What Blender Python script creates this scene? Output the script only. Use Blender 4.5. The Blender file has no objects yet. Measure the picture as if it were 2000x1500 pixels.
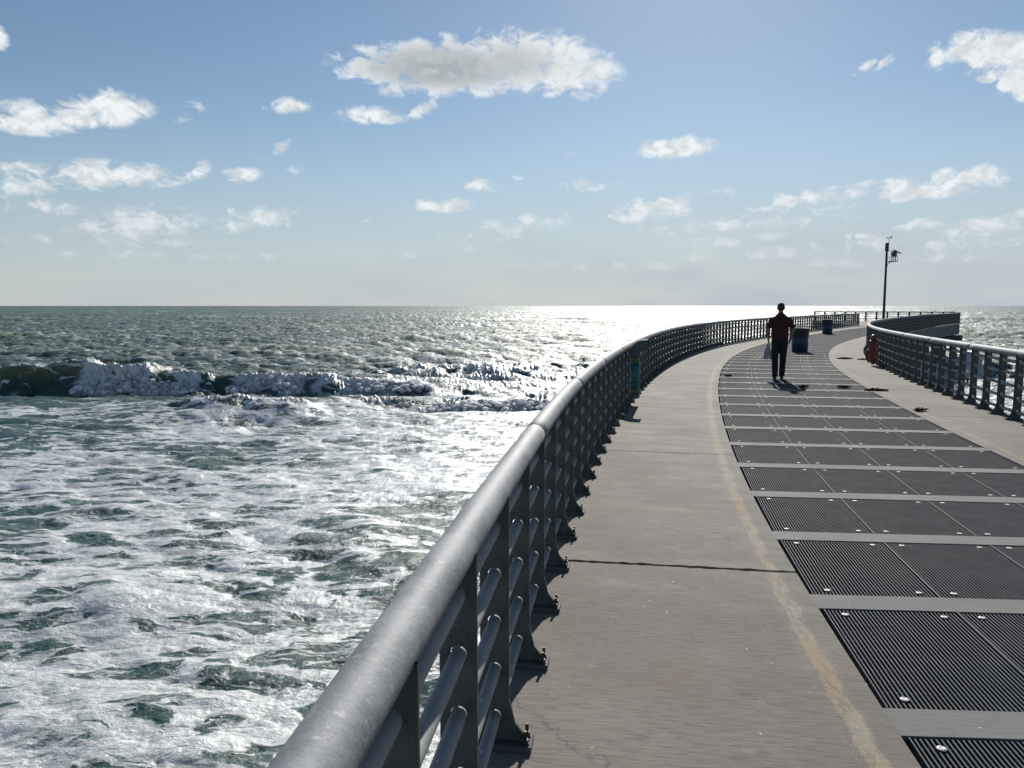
import bpy, bmesh, math, random
import numpy as np
from mathutils import Vector, Matrix, noise as mnoise
R = math.radians
random.seed(4); rng = np.random.default_rng(11)
scene = bpy.context.scene
COL = scene.collection

# ------------------------------------------------------------------ camera
EYE = 1.70                       # deck is z = 0
WATER = -3.60
cd = bpy.data.cameras.new('camera'); cam = bpy.data.objects.new('camera', cd); COL.objects.link(cam)
cd.sensor_width = 36.0; cd.lens = 27.0; cd.clip_start = 0.05; cd.clip_end = 60000
cam.location = (0, 0, EYE); cam.rotation_euler = (R(90) - math.atan(153/1500), 0, 0)
scene.camera = cam

# ------------------------------------------------------------------ light
SUN_AZ = R(13.0)                 # clockwise from +Y (the view direction)
SUN_EL = R(30.0)
scene.view_settings.view_transform = 'Standard'; scene.view_settings.look = 'None'
scene.view_settings.gamma = 1.0; scene.view_settings.exposure = 0.22
sd = bpy.data.lights.new('sun', 'SUN'); sun = bpy.data.objects.new('sun', sd); COL.objects.link(sun)
sd.energy = 5.0; sd.angle = R(0.53); sd.color = (1.0, 0.955, 0.89)
sv = Vector((math.sin(SUN_AZ)*math.cos(SUN_EL), math.cos(SUN_AZ)*math.cos(SUN_EL), math.sin(SUN_EL)))
sun.rotation_euler = sv.to_track_quat('Z', 'Y').to_euler(); sun.location = (20, 20, 40)

# ------------------------------------------------------------------ node helpers
class NT:
    def __init__(s, tree): s.t = tree; s.n = tree.nodes; s.l = tree.links
    def put(s, sock, v):
        if v is None: return
        if hasattr(v, 'is_output') or hasattr(v, 'links'): s.l.new(v, sock)
        else:
            try: sock.default_value = v
            except Exception: sock.default_value = tuple(v) + (1.0,)
    def m(s, op, a, b=None, c=None, clamp=False):
        n = s.n.new('ShaderNodeMath'); n.operation = op; n.use_clamp = clamp
        s.put(n.inputs[0], a); s.put(n.inputs[1], b); s.put(n.inputs[2], c); return n.outputs[0]
    def vm(s, op, a, b=None, out=0):
        n = s.n.new('ShaderNodeVectorMath'); n.operation = op
        s.put(n.inputs[0], a)
        if b is not None: s.put(n.inputs[1], b)
        return n.outputs[out]
    def noise(s, vec, scale, detail=4, rough=.55, dist=0., dim='3D'):
        n = s.n.new('ShaderNodeTexNoise'); n.noise_dimensions = dim; s.put(n.inputs['Vector'], vec)
        n.inputs['Scale'].default_value = scale; n.inputs['Detail'].default_value = detail
        n.inputs['Roughness'].default_value = rough; n.inputs['Distortion'].default_value = dist
        return n.outputs['Fac'], n.outputs['Color']
    def smooth(s, v, a, b, o0=0., o1=1.):
        n = s.n.new('ShaderNodeMapRange'); n.interpolation_type = 'SMOOTHSTEP'
        for i, x in enumerate((v, a, b, o0, o1)): s.put(n.inputs[i], x)
        return n.outputs[0]
    def lin(s, v, a, b, o0=0., o1=1.):
        n = s.n.new('ShaderNodeMapRange')
        for i, x in enumerate((v, a, b, o0, o1)): s.put(n.inputs[i], x)
        return n.outputs[0]
    def mix(s, f, a, b):
        n = s.n.new('ShaderNodeMix'); n.data_type = 'RGBA'
        s.put(n.inputs[0], f); s.put(n.inputs[6], a); s.put(n.inputs[7], b); return n.outputs[2]
    def xyz(s, v):
        n = s.n.new('ShaderNodeSeparateXYZ'); s.put(n.inputs[0], v); return n.outputs
    def comb(s, x, y, z):
        n = s.n.new('ShaderNodeCombineXYZ')
        for i, q in enumerate((x, y, z)): s.put(n.inputs[i], q)
        return n.outputs[0]
    def bump(s, h, strength, dist, nrm=None):
        n = s.n.new('ShaderNodeBump'); n.inputs['Strength'].default_value = strength
        s.put(n.inputs['Distance'], dist); s.put(n.inputs['Height'], h)
        if nrm is not None: s.l.new(nrm, n.inputs['Normal'])
        return n.outputs[0]
def c4(c): return (c[0], c[1], c[2], 1.0)

# ------------------------------------------------------------------ sky with clouds
world = bpy.data.worlds.new('World'); scene.world = world; world.use_nodes = True
W = NT(world.node_tree); W.n.clear()
sky = W.n.new('ShaderNodeTexSky'); sky.sky_type = 'NISHITA'; sky.sun_disc = False
sky.sun_elevation = SUN_EL; sky.sun_rotation = SUN_AZ
sky.air_density = 1.0; sky.dust_density = 0.15; sky.ozone_density = 2.0; sky.altitude = 0
tc = W.n.new('ShaderNodeTexCoord'); D = tc.outputs['Generated']
dx, dy, dz = W.xyz(D)
az = W.m('ARCTAN2', dx, dy); el = W.m('ARCSINE', dz)
# (azimuth deg, elevation deg, half-width deg, half-height deg, tilt deg, peak, core)
def pix(x, y):
    X = (x-1000)/1500; Y = -(y-750)/1500; p = math.atan(153/1500)
    f = math.cos(p)+Y*math.sin(p); u = -math.sin(p)+Y*math.cos(p)
    return math.degrees(math.atan2(X, f)), math.degrees(math.atan2(u, math.hypot(X, f)))
CL = [ # x, y, rx, ry (photo pixels), tilt, peak, thickness of the grey core
 (860,135,185,58,0,1.0,1.0),(1085,130,120,62,-8,1.0,.35),(1000,125,120,60,0,1.0,.7),(730,228,62,16,0,.7,0),(828,215,32,17,20,.45,0),
 (60,232,95,34,0,.85,.15),(150,228,75,28,0,.8,.1),(215,216,85,36,5,.9,.1),(570,207,42,16,4,.65,0),(383,214,30,17,30,.3,0),
 (1935,105,110,44,-12,1.0,.25),(1985,160,70,34,-25,1.0,.3),(1860,108,62,22,12,.7,0),(1718,126,28,13,18,.5,0),(-12,75,28,30,0,.9,.1),
 (200,345,150,27,3,.6,.12),(70,365,100,20,8,.5,.1),(390,335,22,17,20,.55,0),(474,344,38,14,8,.55,0),(545,292,24,16,30,.35,0),(572,332,32,9,-5,.3,0),(40,326,34,11,5,.4,0),
 (95,408,58,19,0,.45,.1),(290,440,130,34,3,.48,.15),(508,428,78,25,6,.48,.12),(75,470,50,11,0,.22,0),(160,483,44,10,0,.22,0),(300,472,120,14,0,.25,0),
 (1325,288,78,23,2,.8,.05),(866,402,50,15,2,.6,0),(948,365,34,13,0,.5,0),(1125,302,22,5,0,.3,0),(1005,348,20,5,0,.35,0),(725,425,12,8,25,.2,0),
 (1280,412,70,22,4,.65,.25),(1020,440,95,19,6,.4,.1),(960,460,90,12,0,.3,0),(890,486,38,14,0,.25,0),(1150,362,70,12,0,.2,0),(1385,377,55,8,0,.2,0),
 (1620,385,120,16,3,.5,.1),(1740,368,70,24,6,.6,.15),(1870,358,100,26,6,.68,.15),(1495,412,34,12,0,.35,0),
 (1800,438,52,13,0,.4,0),(1915,445,90,21,6,.48,.15),(1985,420,34,12,5,.45,0),(1680,462,40,6,0,.28,0),
 (1430,470,95,14,3,.28,.05),(1530,494,60,15,0,.26,.05),(1350,505,40,14,0,.2,0),(1880,502,170,11,0,.22,0),(1640,515,160,10,0,.18,0),(1200,520,200,9,0,.2,0),(1450,440,210,14,2,.3,0),(1650,400,300,9,4,.25,0),(1750,480,260,14,0,.28,0),(300,500,260,10,0,.2,0),(770,498,45,9,0,.16,0)]
el_s = W.m('MULTIPLY', el, 180/math.pi); az_s = W.m('MULTIPLY', az, 180/math.pi)
cv = W.comb(az_s, W.m('MULTIPLY', el_s, 1.45), 0.0)
nf, nc = W.noise(cv, .55, 2, .5)                      # slow warp
wv = W.vm('ADD', cv, W.vm('MULTIPLY', W.vm('SUBTRACT', nc, (.5, .5, .5)), (1.7, 1.3, 0)))
fA, _ = W.noise(wv, .62, 9, .53, .5)
waz = W.m('ADD', az_s, W.m('MULTIPLY', W.m('SUBTRACT', fA, .5), 2.2))
M = None; K = None
for (x, y, rx, ry, tilt, pk, core) in CL:
    a0, e0 = pix(x, y); a1, e1 = pix(x+rx, y); a2, e2 = pix(x, y-ry)
    ra = abs(a1-a0)*(1.2 if pk > .7 else 1.35); re = abs(e2-e0)*(1.25 if pk > .7 else 1.35)
    da = W.m('SUBTRACT', waz, a0); de = W.m('SUBTRACT', el_s, e0)
    if tilt:
        t = math.tan(R(tilt)); de = W.m('MULTIPLY_ADD', da, -t, de)
    qa = W.m('MULTIPLY', da, 1/ra); qe = W.m('MULTIPLY', de, 1/re)
    qe = W.m('MAXIMUM', qe, W.m('MULTIPLY', qe, -1.18))        # flatter bases
    q = W.m('MULTIPLY_ADD', qa, qa, W.m('MULTIPLY', qe, qe))
    m = W.m('SUBTRACT', pk, W.m('MULTIPLY', q, pk*.9+.12))
    M = m if M is None else W.m('MAXIMUM', M, m)
    if core >= .1:
        k = W.m('MULTIPLY', W.m('SUBTRACT', 1.0, W.m('MULTIPLY', q, 1.25)), core)
        K = k if K is None else W.m('MAXIMUM', K, k)
dens = W.m('ADD', M, W.m('MULTIPLY', W.m('SUBTRACT', fA, .5), 2.5))
fD, _ = W.noise(W.vm('MULTIPLY', wv, (1., 1., 1.)), 2.3, 5, .6, .3)
dens = W.m('ADD', dens, W.m('MULTIPLY', W.m('SUBTRACT', fD, .5), .8))
alpha = W.smooth(dens, -.02, .75)
alpha = W.m('MULTIPLY', alpha, W.smooth(M, -.28, .12))
peakfade = W.lin(M, -.1, .62, .55, 1.0)
alpha = W.m('MULTIPLY', alpha, peakfade)
alpha = W.m('MULTIPLY', alpha, W.smooth(el_s, .4, 8.5, .3, 1.0))
fB, _ = W.noise(wv, .9, 5, .5, .2)
coreM = W.smooth(W.m('ADD', K, W.m('MULTIPLY', W.m('SUBTRACT', fB, .5), 1.5)), .12, .95)
body = W.smooth(fB, .36, .62, .76, 1.0)
ccol = W.mix(coreM, (11.3, 11.9, 12.2, 1), (6.3, 6.9, 7.3, 1))
cb = W.n.new('ShaderNodeVectorMath'); cb.operation = 'SCALE'; W.l.new(ccol, cb.inputs[0]); W.l.new(body, cb.inputs['Scale'])
# thin veil of moist air low over the sea
veil = W.m('MULTIPLY', W.smooth(el_s, 0.0, 15.0, .95, 0.0), W.lin(az_s, -34, 20, .8, 1.0))
vn, _ = W.noise(W.comb(az_s, W.m('MULTIPLY', el_s, 4.0), 0.), .09, 4, .5)
veil = W.m('MULTIPLY', veil, W.lin(vn, .3, .7, .85, 1.1))
tint = W.vm('MULTIPLY', sky.outputs[0], (.93, .965, .965))
base = W.mix(veil, tint, (5.85, 6.75, 7.6, 1))
skyc = W.mix(alpha, base, cb.outputs[0])
bg = W.n.new('ShaderNodeBackground'); W.l.new(skyc, bg.inputs[0]); bg.inputs[1].default_value = 0.068
wo = W.n.new('ShaderNodeOutputWorld'); W.l.new(bg.outputs[0], wo.inputs[0])
world.cycles.sampling_method = 'MANUAL'; world.cycles.sample_map_resolution = 512

# ------------------------------------------------------------------ materials
def principled(name, color=(.5, .5, .5), rough=.5, metal=0., ior=None):
    mt = bpy.data.materials.new(name); mt.use_nodes = True
    t = NT(mt.node_tree); b = t.n['Principled BSDF']
    t.put(b.inputs['Base Color'], c4(color)); b.inputs['Roughness'].default_value = rough
    b.inputs['Metallic'].default_value = metal
    if ior: b.inputs['IOR'].default_value = ior
    return mt, t, b
def worn(name, c1, c2, rough=.5, metal=0., scale=8., bump=.15, r2=None, speck=None, speckamt=.0):
    mt, t, b = principled(name, c1, rough, metal)
    o = t.n.new('ShaderNodeTexCoord').outputs['Object']
    f, _ = t.noise(o, scale, 6, .65)
    col = t.mix(t.smooth(f, .35, .68), c4(c1), c4(c2))
    if speck:
        g, _ = t.noise(o, scale*9, 3, .6)
        col = t.mix(t.m('MULTIPLY', t.smooth(g, .62, .70), speckamt), col, c4(speck))
    t.put(b.inputs['Base Color'], col)
    if r2 is not None: t.put(b.inputs['Roughness'], t.lin(f, .3, .7, rough, r2))
    g2, _ = t.noise(o, scale*12, 4, .6)
    t.put(b.inputs['Normal'], t.bump(g2, bump, .004))
    return mt
MAT = {}
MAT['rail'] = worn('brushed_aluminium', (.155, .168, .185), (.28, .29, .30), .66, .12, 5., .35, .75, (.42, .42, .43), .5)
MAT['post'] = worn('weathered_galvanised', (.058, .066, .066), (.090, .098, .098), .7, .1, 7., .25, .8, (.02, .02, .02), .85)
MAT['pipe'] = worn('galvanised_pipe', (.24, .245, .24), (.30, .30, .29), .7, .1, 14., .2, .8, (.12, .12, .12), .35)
MAT['dark'] = worn('black_bolt_steel', (.03, .03, .032), (.08, .06, .05), .6, .4, 30.)
MAT['bar'] = worn('grating_bar', (.09, .093, .097), (.13, .133, .137), .85, .1, 5., .1)
MAT['clip'] = worn('grating_clip', (.50, .50, .48), (.38, .38, .36), .6, .1, 20.)
MAT['barrel'] = worn('blue_barrel_plastic', (.006, .035, .085), (.008, .045, .10), .45, 0., 5., .1)
MAT['liner'] = worn('black_liner', (.008, .008, .009), (.013, .013, .015), .6, 0., 18., .6)
MAT['teal'] = worn('teal_wrap', (.01, .11, .115), (.015, .14, .14), .4, 0., 6., .1)
MAT['olive'] = worn('olive_band', (.09, .10, .03), (.12, .12, .04), .45, 0., 6., .1)
MAT['greypvc'] = worn('grey_green_pvc', (.055, .085, .09), (.07, .10, .105), .7, 0., 6., .1)
MAT['white'] = worn('white_plastic', (.7, .7, .7), (.6, .6, .6), .4, 0., 6., .1)
MAT['red'] = worn('red_plastic', (.13, .022, .018), (.16, .028, .024), .35, 0., 6., .1)
MAT['wood'] = worn('dark_board', (.035, .026, .02), (.07, .05, .035), .8, 0., 5., .5)
MAT['weed'] = worn('brown_seaweed', (.014, .007, .004), (.028, .013, .007), .97, 0., 25., .8)
MAT['pole'] = worn('dark_pole', (.03, .033, .036), (.05, .05, .055), .55, .3, 4., .1)
MAT['solar'] = worn('solar_glass', (.01, .015, .04), (.015, .02, .05), .15, 0., 4., .02)
MAT['skin'] = worn('skin', (.20, .11, .075), (.24, .13, .095), .5, 0., 20., .05)
MAT['shirt'] = worn('maroon_cotton', (.046, .010, .012), (.060, .013, .015), .9, 0., 12., .5)
MAT['trouser'] = worn('navy_cloth', (.010, .012, .018), (.016, .018, .026), .9, 0., 12., .5)
MAT['shoe'] = worn('black_leather', (.012, .012, .012), (.02, .02, .02), .5, 0., 12., .2)
MAT['hair'] = worn('dark_hair', (.012, .009, .008), (.02, .015, .012), .7, 0., 60., .8)
MAT['rock'] = worn('wet_dark_rock', (.03, .032, .03), (.06, .06, .055), .5, 0., 1.2, .9)
mt, t, b = principled('thin_plastic_bag', (.36, .33, .36), .45)
b.inputs['Transmission Weight'].default_value = .15
o = t.n.new('ShaderNodeTexCoord').outputs['Object']; f, _ = t.noise(o, 22, 5, .6, 1.)
t.put(b.inputs['Normal'], t.bump(f, .9, .01)); MAT['bag'] = mt

# concrete, brushed across the path (attribute su = metres along / across the pier)
def concrete(name, c1, c2, c3, band=False, stri=1.0):
    mt, t, b = principled(name, c1, .85)
    a = t.n.new('ShaderNodeAttribute'); a.attribute_name = 'su'; su = a.outputs['Vector']
    s_, u_, _z = t.xyz(su)
    big, _ = t.noise(su, .55, 5, .6)
    mid, _ = t.noise(t.vm('MULTIPLY', su, (3.0, 1.0, 1.0)), 1.4, 6, .62)
    fine, _ = t.noise(t.vm('MULTIPLY', su, (9.0, .9, 1.0)), 9.0, 5, .7)     # broom lines
    grain, _ = t.noise(su, 95., 3, .7)
    col = t.mix(t.smooth(big, .36, .66), c4(c1), c4(c2))
    col = t.mix(t.m('MULTIPLY', t.smooth(mid, .45, .72), .38), col, c4(c3))
    f2_, _ = t.noise(t.vm('MULTIPLY', su, (26.0, 1.1, 1.0)), 5.0, 4, .75)
    col = t.mix(t.m('MULTIPLY', t.smooth(f2_, .47, .62), .34*stri), col, c4([x*.5 for x in c1]))
    dk = t.m('MULTIPLY', t.smooth(fine, .46, .64), .5*stri)
    col = t.mix(dk, col, c4([x*.45 for x in c1]))
    col = t.mix(t.m('MULTIPLY', t.smooth(grain, .60, .70), .35), col, c4([x*.45 for x in c1]))
    wsp, _ = t.noise(su, 33., 1, .5)
    col = t.mix(t.m('MULTIPLY', t.smooth(wsp, .765, .80), .8), col, (.75, .73, .68, 1))
    vc = t.n.new('ShaderNodeTexVoronoi'); vc.feature = 'DISTANCE_TO_EDGE'; vc.inputs['Scale'].default_value = .42
    _, wc = t.noise(su, 1.6, 6, .65); t.l.new(t.vm('ADD', su, t.vm('MULTIPLY', t.vm('SUBTRACT', wc, (.5, .5, .5)), (1.1, 1.1, 0))), vc.inputs['Vector'])
    crack = t.m('MULTIPLY', t.smooth(vc.outputs['Distance'], .0035, .0012), t.smooth(big, .50, .58))
    col = t.mix(t.m('MULTIPLY', crack, .45), col, (.05, .045, .04, 1))
    pit, _ = t.noise(su, 14., 5, .7); col = t.mix(t.m('MULTIPLY', t.smooth(pit, .63, .74), .45), col, c4([x*.55 for x in c1]))
    pl_, _ = t.noise(t.vm('ADD', su, (3.1, 8.2, 0)), 6.5, 6, .7); col = t.mix(t.m('MULTIPLY', t.smooth(pl_, .60, .72), .35), col, c4([x*1.25 for x in c3]))
    st, _ = t.noise(t.vm('ADD', su, (9.3, 4.1, 0)), .9, 5, .6)
    col = t.mix(t.m('MULTIPLY', t.smooth(st, .58, .72), .30), col, (.20, .12, .09, 1))
    if band:
        uc = t.m('ADD', u_, t.m('MULTIPLY', t.m('SUBTRACT', mid, .5), .12))
        def bandmask(c, w):
            d = t.m('ABSOLUTE', t.m('SUBTRACT', uc, c)); return t.smooth(d, w, w*.6)
        bm_ = t.m('MAXIMUM', bandmask(GL-.155, .05), t.m('MULTIPLY', bandmask(GR+.165, .05), .5))
        ed, _ = t.noise(t.vm('MULTIPLY', su, (1., 2.5, 1.)), 7.0, 5, .7)
        bm_ = t.m('MULTIPLY', bm_, t.smooth(ed, .38, .56, .12, .95))
        tan = t.mix(t.smooth(st, .4, .62), (.36, .32, .235, 1), (.36, .25, .13, 1))
        col = t.mix(t.m('MULTIPLY', bm_, .62), col, tan)
        fl = t.m('MULTIPLY', bandmask(GL-.165, .085), t.smooth(grain, .57, .66))
        col = t.mix(t.m('MULTIPLY', fl, .5), col, (.62, .50, .36, 1))
    t.put(b.inputs['Base Color'], col)
    t.put(b.inputs['Roughness'], t.lin(mid, .3, .7, .82, .95)); b.inputs['Specular IOR Level'].default_value = .3
    h = t.m('ADD', t.m('MULTIPLY', fine, .8), t.m('MULTIPLY', grain, .5))
    t.put(b.inputs['Normal'], t.bump(h, .55, .004))
    return mt

# ------------------------------------------------------------------ pier centre line (left handrail = u 0, right handrail = u WID)
KN = [-5, 4, 8, 12, 20, 30, 42, 56, 72, 90]
HD = [5.5, 8.0, 11.4, 13.3, 16.27, 22.84, 30.67, 32.8, 35.93, 38.72]
WID, GL, GR = 5.85, 1.587, 4.559
ss = np.arange(-8, 100, .1)
th = np.radians(np.interp(ss, KN, HD)); th = np.convolve(np.pad(th, 20, 'edge'), np.ones(41)/41, 'valid')
lx = np.cumsum(np.sin(th))*.1; ly = np.cumsum(np.cos(th))*.1
i0 = int(np.argmin(abs(ss))); lx += -.430-lx[i0]; ly -= ly[i0]
def TH(s): return float(np.interp(s, ss, th))
def PT(s, u, z=0.):
    h = TH(s); return Vector((float(np.interp(s, ss, lx))+u*math.cos(h), float(np.interp(s, ss, ly))-u*math.sin(h), z))
S0, SL, SR = -6.0, 73.5, 87.0
MAT['concrete'] = concrete('brushed_concrete', (.168, .151, .128), (.226, .208, .178), (.288, .271, .238), True)
MAT['beamc'] = concrete('grey_concrete', (.16, .16, .152), (.205, .205, .195), (.25, .25, .235), False, .5)

# ------------------------------------------------------------------ object helpers
def tag(o, label=None, cat=None, group=None, kind=None):
    if label: o['label'] = label
    if cat: o['category'] = cat
    if group: o['group'] = group
    if kind: o['kind'] = kind
    return o
def empty(name, loc=(0, 0, 0), rz=0., parent=None):
    o = bpy.data.objects.new(name, None); COL.objects.link(o); o.location = loc; o.rotation_euler = (0, 0, rz)
    o.empty_display_size = .1
    if parent: o.parent = parent
    return o
def obj(name, bm, mat, parent=None, smooth=False):
    me = bpy.data.meshes.new(name); bm.to_mesh(me); bm.free()
    me.materials.append(MAT[mat] if isinstance(mat, str) else mat)
    if smooth: me.shade_smooth()
    o = bpy.data.objects.new(name, me); COL.objects.link(o)
    if parent: o.parent = parent
    return o
def copy_obj(o, parent=None):
    c = o.copy(); COL.objects.link(c)
    if parent: c.parent = parent
    for ch in list(o.children): copy_obj(ch, c)
    return c
def box(bm, c, s, rot=None, bev=0.):
    g = bmesh.ops.create_cube(bm, size=1.)
    bmesh.ops.scale(bm, vec=s, verts=g['verts'])
    if bev: 
        es = list({e for v in g['verts'] for e in v.link_edges})
        r = bmesh.ops.bevel(bm, geom=es, offset=bev, segments=1, affect='EDGES')
        vs = list({v for f in r['faces'] for v in f.verts} | {v for v in g['verts'] if v.is_valid})
    else: vs = g['verts']
    if rot is not None: bmesh.ops.rotate(bm, verts=vs, cent=(0, 0, 0), matrix=rot)
    bmesh.ops.translate(bm, vec=c, verts=vs)
    return vs
def loft(bm, pts, rads, seg=12, caps=True, up=None):
    """tube through pts; rads = radius or (rx, ry) per point"""
    pts = [Vector(p) for p in pts]; rings = []; n = len(pts); prev = None
    for i, p in enumerate(pts):
        tdir = (pts[min(i+1, n-1)]-pts[max(i-1, 0)]).normalized()
        if prev is None:
            ref = Vector(up) if up else (Vector((0, 0, 1)) if abs(tdir.z) < .9 else Vector((1, 0, 0)))
            a = (ref-tdir*ref.dot(tdir)).normalized()
        else: a = (prev-tdir*prev.dot(tdir)).normalized()
        prev = a; b_ = tdir.cross(a)
        r = rads[i] if isinstance(rads, (list, tuple)) else rads
        rx, ry = r if isinstance(r, (list, tuple)) else (r, r)
        rings.append([bm.verts.new(p+a*math.cos(2*math.pi*k/seg)*rx+b_*math.sin(2*math.pi*k/seg)*ry) for k in range(seg)])
    for i in range(n-1):
        for k in range(seg):
            k2 = (k+1) % seg; bm.faces.new((rings[i][k], rings[i][k2], rings[i+1][k2], rings[i+1][k]))
    if caps: bm.faces.new(rings[0][::-1]); bm.faces.new(rings[-1])
    return rings
def lathe(bm, prof, seg=24, c=(0, 0, 0)):
    rings = [[bm.verts.new((c[0]+r*math.cos(2*math.pi*k/seg), c[1]+r*math.sin(2*math.pi*k/seg), c[2]+z)) for k in range(seg)] for r, z in prof]
    for i in range(len(prof)-1):
        for k in range(seg):
            k2 = (k+1) % seg; bm.faces.new((rings[i][k], rings[i][k2], rings[i+1][k2], rings[i+1][k]))
    bm.faces.new(rings[0][::-1]); bm.faces.new(rings[-1])
def sphere(bm, c, r, seg=16):
    m = Matrix.Translation(c) @ Matrix.Diagonal((r[0], r[1], r[2], 1)) if isinstance(r, (tuple, list)) else Matrix.Translation(c) @ Matrix.Scale(r, 4)
    return bmesh.ops.create_uvsphere(bm, u_segments=seg, v_segments=seg//2+2, radius=1., matrix=m)['verts']
def set_su(o, sus):
    a = o.data.attributes.new('su', 'FLOAT_VECTOR', 'POINT')
    a.data.foreach_set('vector', np.array(sus, dtype=np.float32).ravel())

# ------------------------------------------------------------------ walkway: two slabs and the cross beams between grating rows
SKEW = math.tan(R(4.8))
ROW_LEN, ROW_STEP, ROW_FAR0 = 1.115, 1.33, 3.27
UC = (GL+GR)/2
rows = []
k = -6
while ROW_FAR0+ROW_STEP*k < 86: rows.append(ROW_FAR0+ROW_STEP*k); k += 1      # far edge s of each row
def sskew(s, u): return s+(u-UC)*SKEW*(1.0)
class Mesh:
    def __init__(s): s.v = []; s.f = []; s.su = []
    def vert(s, p, su): s.v.append(tuple(p)); s.su.append(su); return len(s.v)-1
    def slab(s, s_a, s_b, u0, u1, z0, z1, du=.4, dsn=.35, ja=None, jb=None):
        """solid strip between two s lines"""
        nu = max(1, int((u1-u0)/du)); ns = max(1, int((s_b-s_a)/dsn)); top = []; bot = []
        for i in range(ns+1):
            rt = []; rb = []
            for j in range(nu+1):
                u = u0+(u1-u0)*j/nu; sv_ = s_a+(s_b-s_a)*i/ns
                if i == 0 and ja: sv_ += ja(u)
                if i == ns and jb: sv_ += jb(u)
                p = PT(sv_, u); rt.append(s.vert((p.x, p.y, z1), (sv_, u, z1))); rb.append(s.vert((p.x, p.y, z0), (sv_, u, z0)))
            top.append(rt); bot.append(rb)
        for i in range(ns):
            for j in range(nu):
                s.f.append((top[i][j], top[i][j+1], top[i+1][j+1], top[i+1][j]))
                s.f.append((bot[i][j], bot[i+1][j], bot[i+1][j+1], bot[i][j+1]))
            s.f.append((top[i][0], top[i+1][0], bot[i+1][0], bot[i][0])); s.f.append((top[i][nu], bot[i][nu], bot[i+1][nu], top[i+1][nu]))
        for j in range(nu):
            s.f.append((top[0][j], bot[0][j], bot[0][j+1], top[0][j+1])); s.f.append((top[ns][j], top[ns][j+1], bot[ns][j+1], bot[ns][j]))
    def build(s, name, mat, parent=None):
        me = bpy.data.meshes.new(name); me.from_pydata(s.v, [], s.f); me.materials.append(MAT[mat])
        o = bpy.data.objects.new(name, me); COL.objects.link(o); set_su(o, s.su)
        if parent: o.parent = parent
        return o
W1 = Mesh(); EDGE = .16
JO = 4.95+.12
joints = [JO+4.03*i for i in range(-3, 21)]
def jit(seed, amp): return lambda u: amp*(mnoise.noise(Vector((u*9, seed, 0)))+.6*mnoise.noise(Vector((u*31, seed, 3))))
for i in range(len(joints)+1):
    a = S0 if i == 0 else joints[i-1]; b_ = SL+12 if i == len(joints) else joints[i]
    if b_ > 86: b_ = 86
    if b_ <= a: continue
    gap = .008
    amp = .003 if i not in (3, 4) else .036
    for (u0, u1) in ((-EDGE, GL), (GR, WID+EDGE)):
        am = amp if u0 < 1 else .003
        W1.slab(a+.008+.006*(i == 4), b_-.008-.006*(i == 3), u0, u1, -.22, 0., .04 if i in (3, 4) else .4, .35, (lambda u, i=i, am=am: abs(jit(i, am)(u))), (lambda u, i=i, am=am: -abs(jit(i+50, am)(u))))
w_o = W1.build('walkway', 'concrete'); tag(w_o, kind='structure')
W2 = Mesh()
for i in range(len(rows)-1):
    sa = rows[i]; sb = rows[i+1]-ROW_LEN
    n = 6; vt = []
    for (s_e) in (sa, sb):
        r_ = []
        for j in range(n+1):
            u = GL+.002+(GR-GL-.004)*j/n; q = PT(sskew(s_e, u), u)
            r_.append((W2.vert((q.x, q.y, -.004), (s_e, u, 0)), W2.vert((q.x, q.y, -.5), (s_e, u, -.5))))
        vt.append(r_)
    for j in range(n):
        A, B = vt[0], vt[1]
        W2.f.append((A[j][0], A[j+1][0], B[j+1][0], B[j][0])); W2.f.append((A[j][1], B[j][1], B[j+1][1], A[j+1][1]))
        W2.f.append((A[j][0], A[j][1], A[j+1][1], A[j+1][0])); W2.f.append((B[j][0], B[j+1][0], B[j+1][1], B[j][1]))
    A, B = vt[0], vt[1]
    W2.f.append((A[0][0], B[0][0], B[0][1], A[0][1])); W2.f.append((A[n][0], A[n][1], B[n][1], B[n][0]))
tag(W2.build('walkway_cross_beams', 'beamc'), kind='structure')

# ------------------------------------------------------------------ grating panels
PW = (GR-GL-.05)/4
def grating_mesh(simple=False):
    bm = bmesh.new(); nb = 35; L = ROW_LEN-.03
    def bar(x, wd, z0, z1):
        y0 = x*SKEW-L/2; y1 = x*SKEW+L/2; v = []
        for (yy, zz) in ((y0, z0), (y0, z1), (y1, z1), (y1, z0)):
            v.append((bm.verts.new((x-wd/2, yy, zz)), bm.verts.new((x+wd/2, yy, zz))))
        for i in range(4):
            j = (i+1) % 4; bm.faces.new((v[i][0], v[i][1], v[j][1], v[j][0]))
        bm.faces.new([q[0] for q in v][::-1]); bm.faces.new([q[1] for q in v])
    for i in range(nb+1):
        x = -PW/2+.004+(PW-.008)*i/nb
        bar(x, .0058 if 0 < i < nb else .006, -.045, -.008 if 0 < i < nb else -.004)
    def cross(yc, wd, z0, z1):
        xa, xb = -PW/2+.003, PW/2-.003; v = []
        for (dy, zz) in ((-wd/2, z0), (-wd/2, z1), (wd/2, z1), (wd/2, z0)):
            v.append((bm.verts.new((xa, yc+xa*SKEW+dy, zz)), bm.verts.new((xb, yc+xb*SKEW+dy, zz))))
        for i in range(4):
            j = (i+1) % 4; bm.faces.new((v[i][0], v[j][0], v[j][1], v[i][1]))
        bm.faces.new([q[0] for q in v]); bm.faces.new([q[1] for q in v][::-1])
    for q in (-1, 1): cross(q*(L/2+.004), .006, -.045, -.006)
    if not simple:
        for i in range(10): cross(-L/2+L*(i+.5)/10, .003, -.026, -.020)
    return bm
def clip_bm(pos):
    bm = bmesh.new()
    for (x, y) in pos:
        lathe(bm, [(.017, -.006), (.0185, -.002), (.011, .0005), (.005, -.001)], 14, (x, y, 0))
    return bm
clip_pos = []
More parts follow.
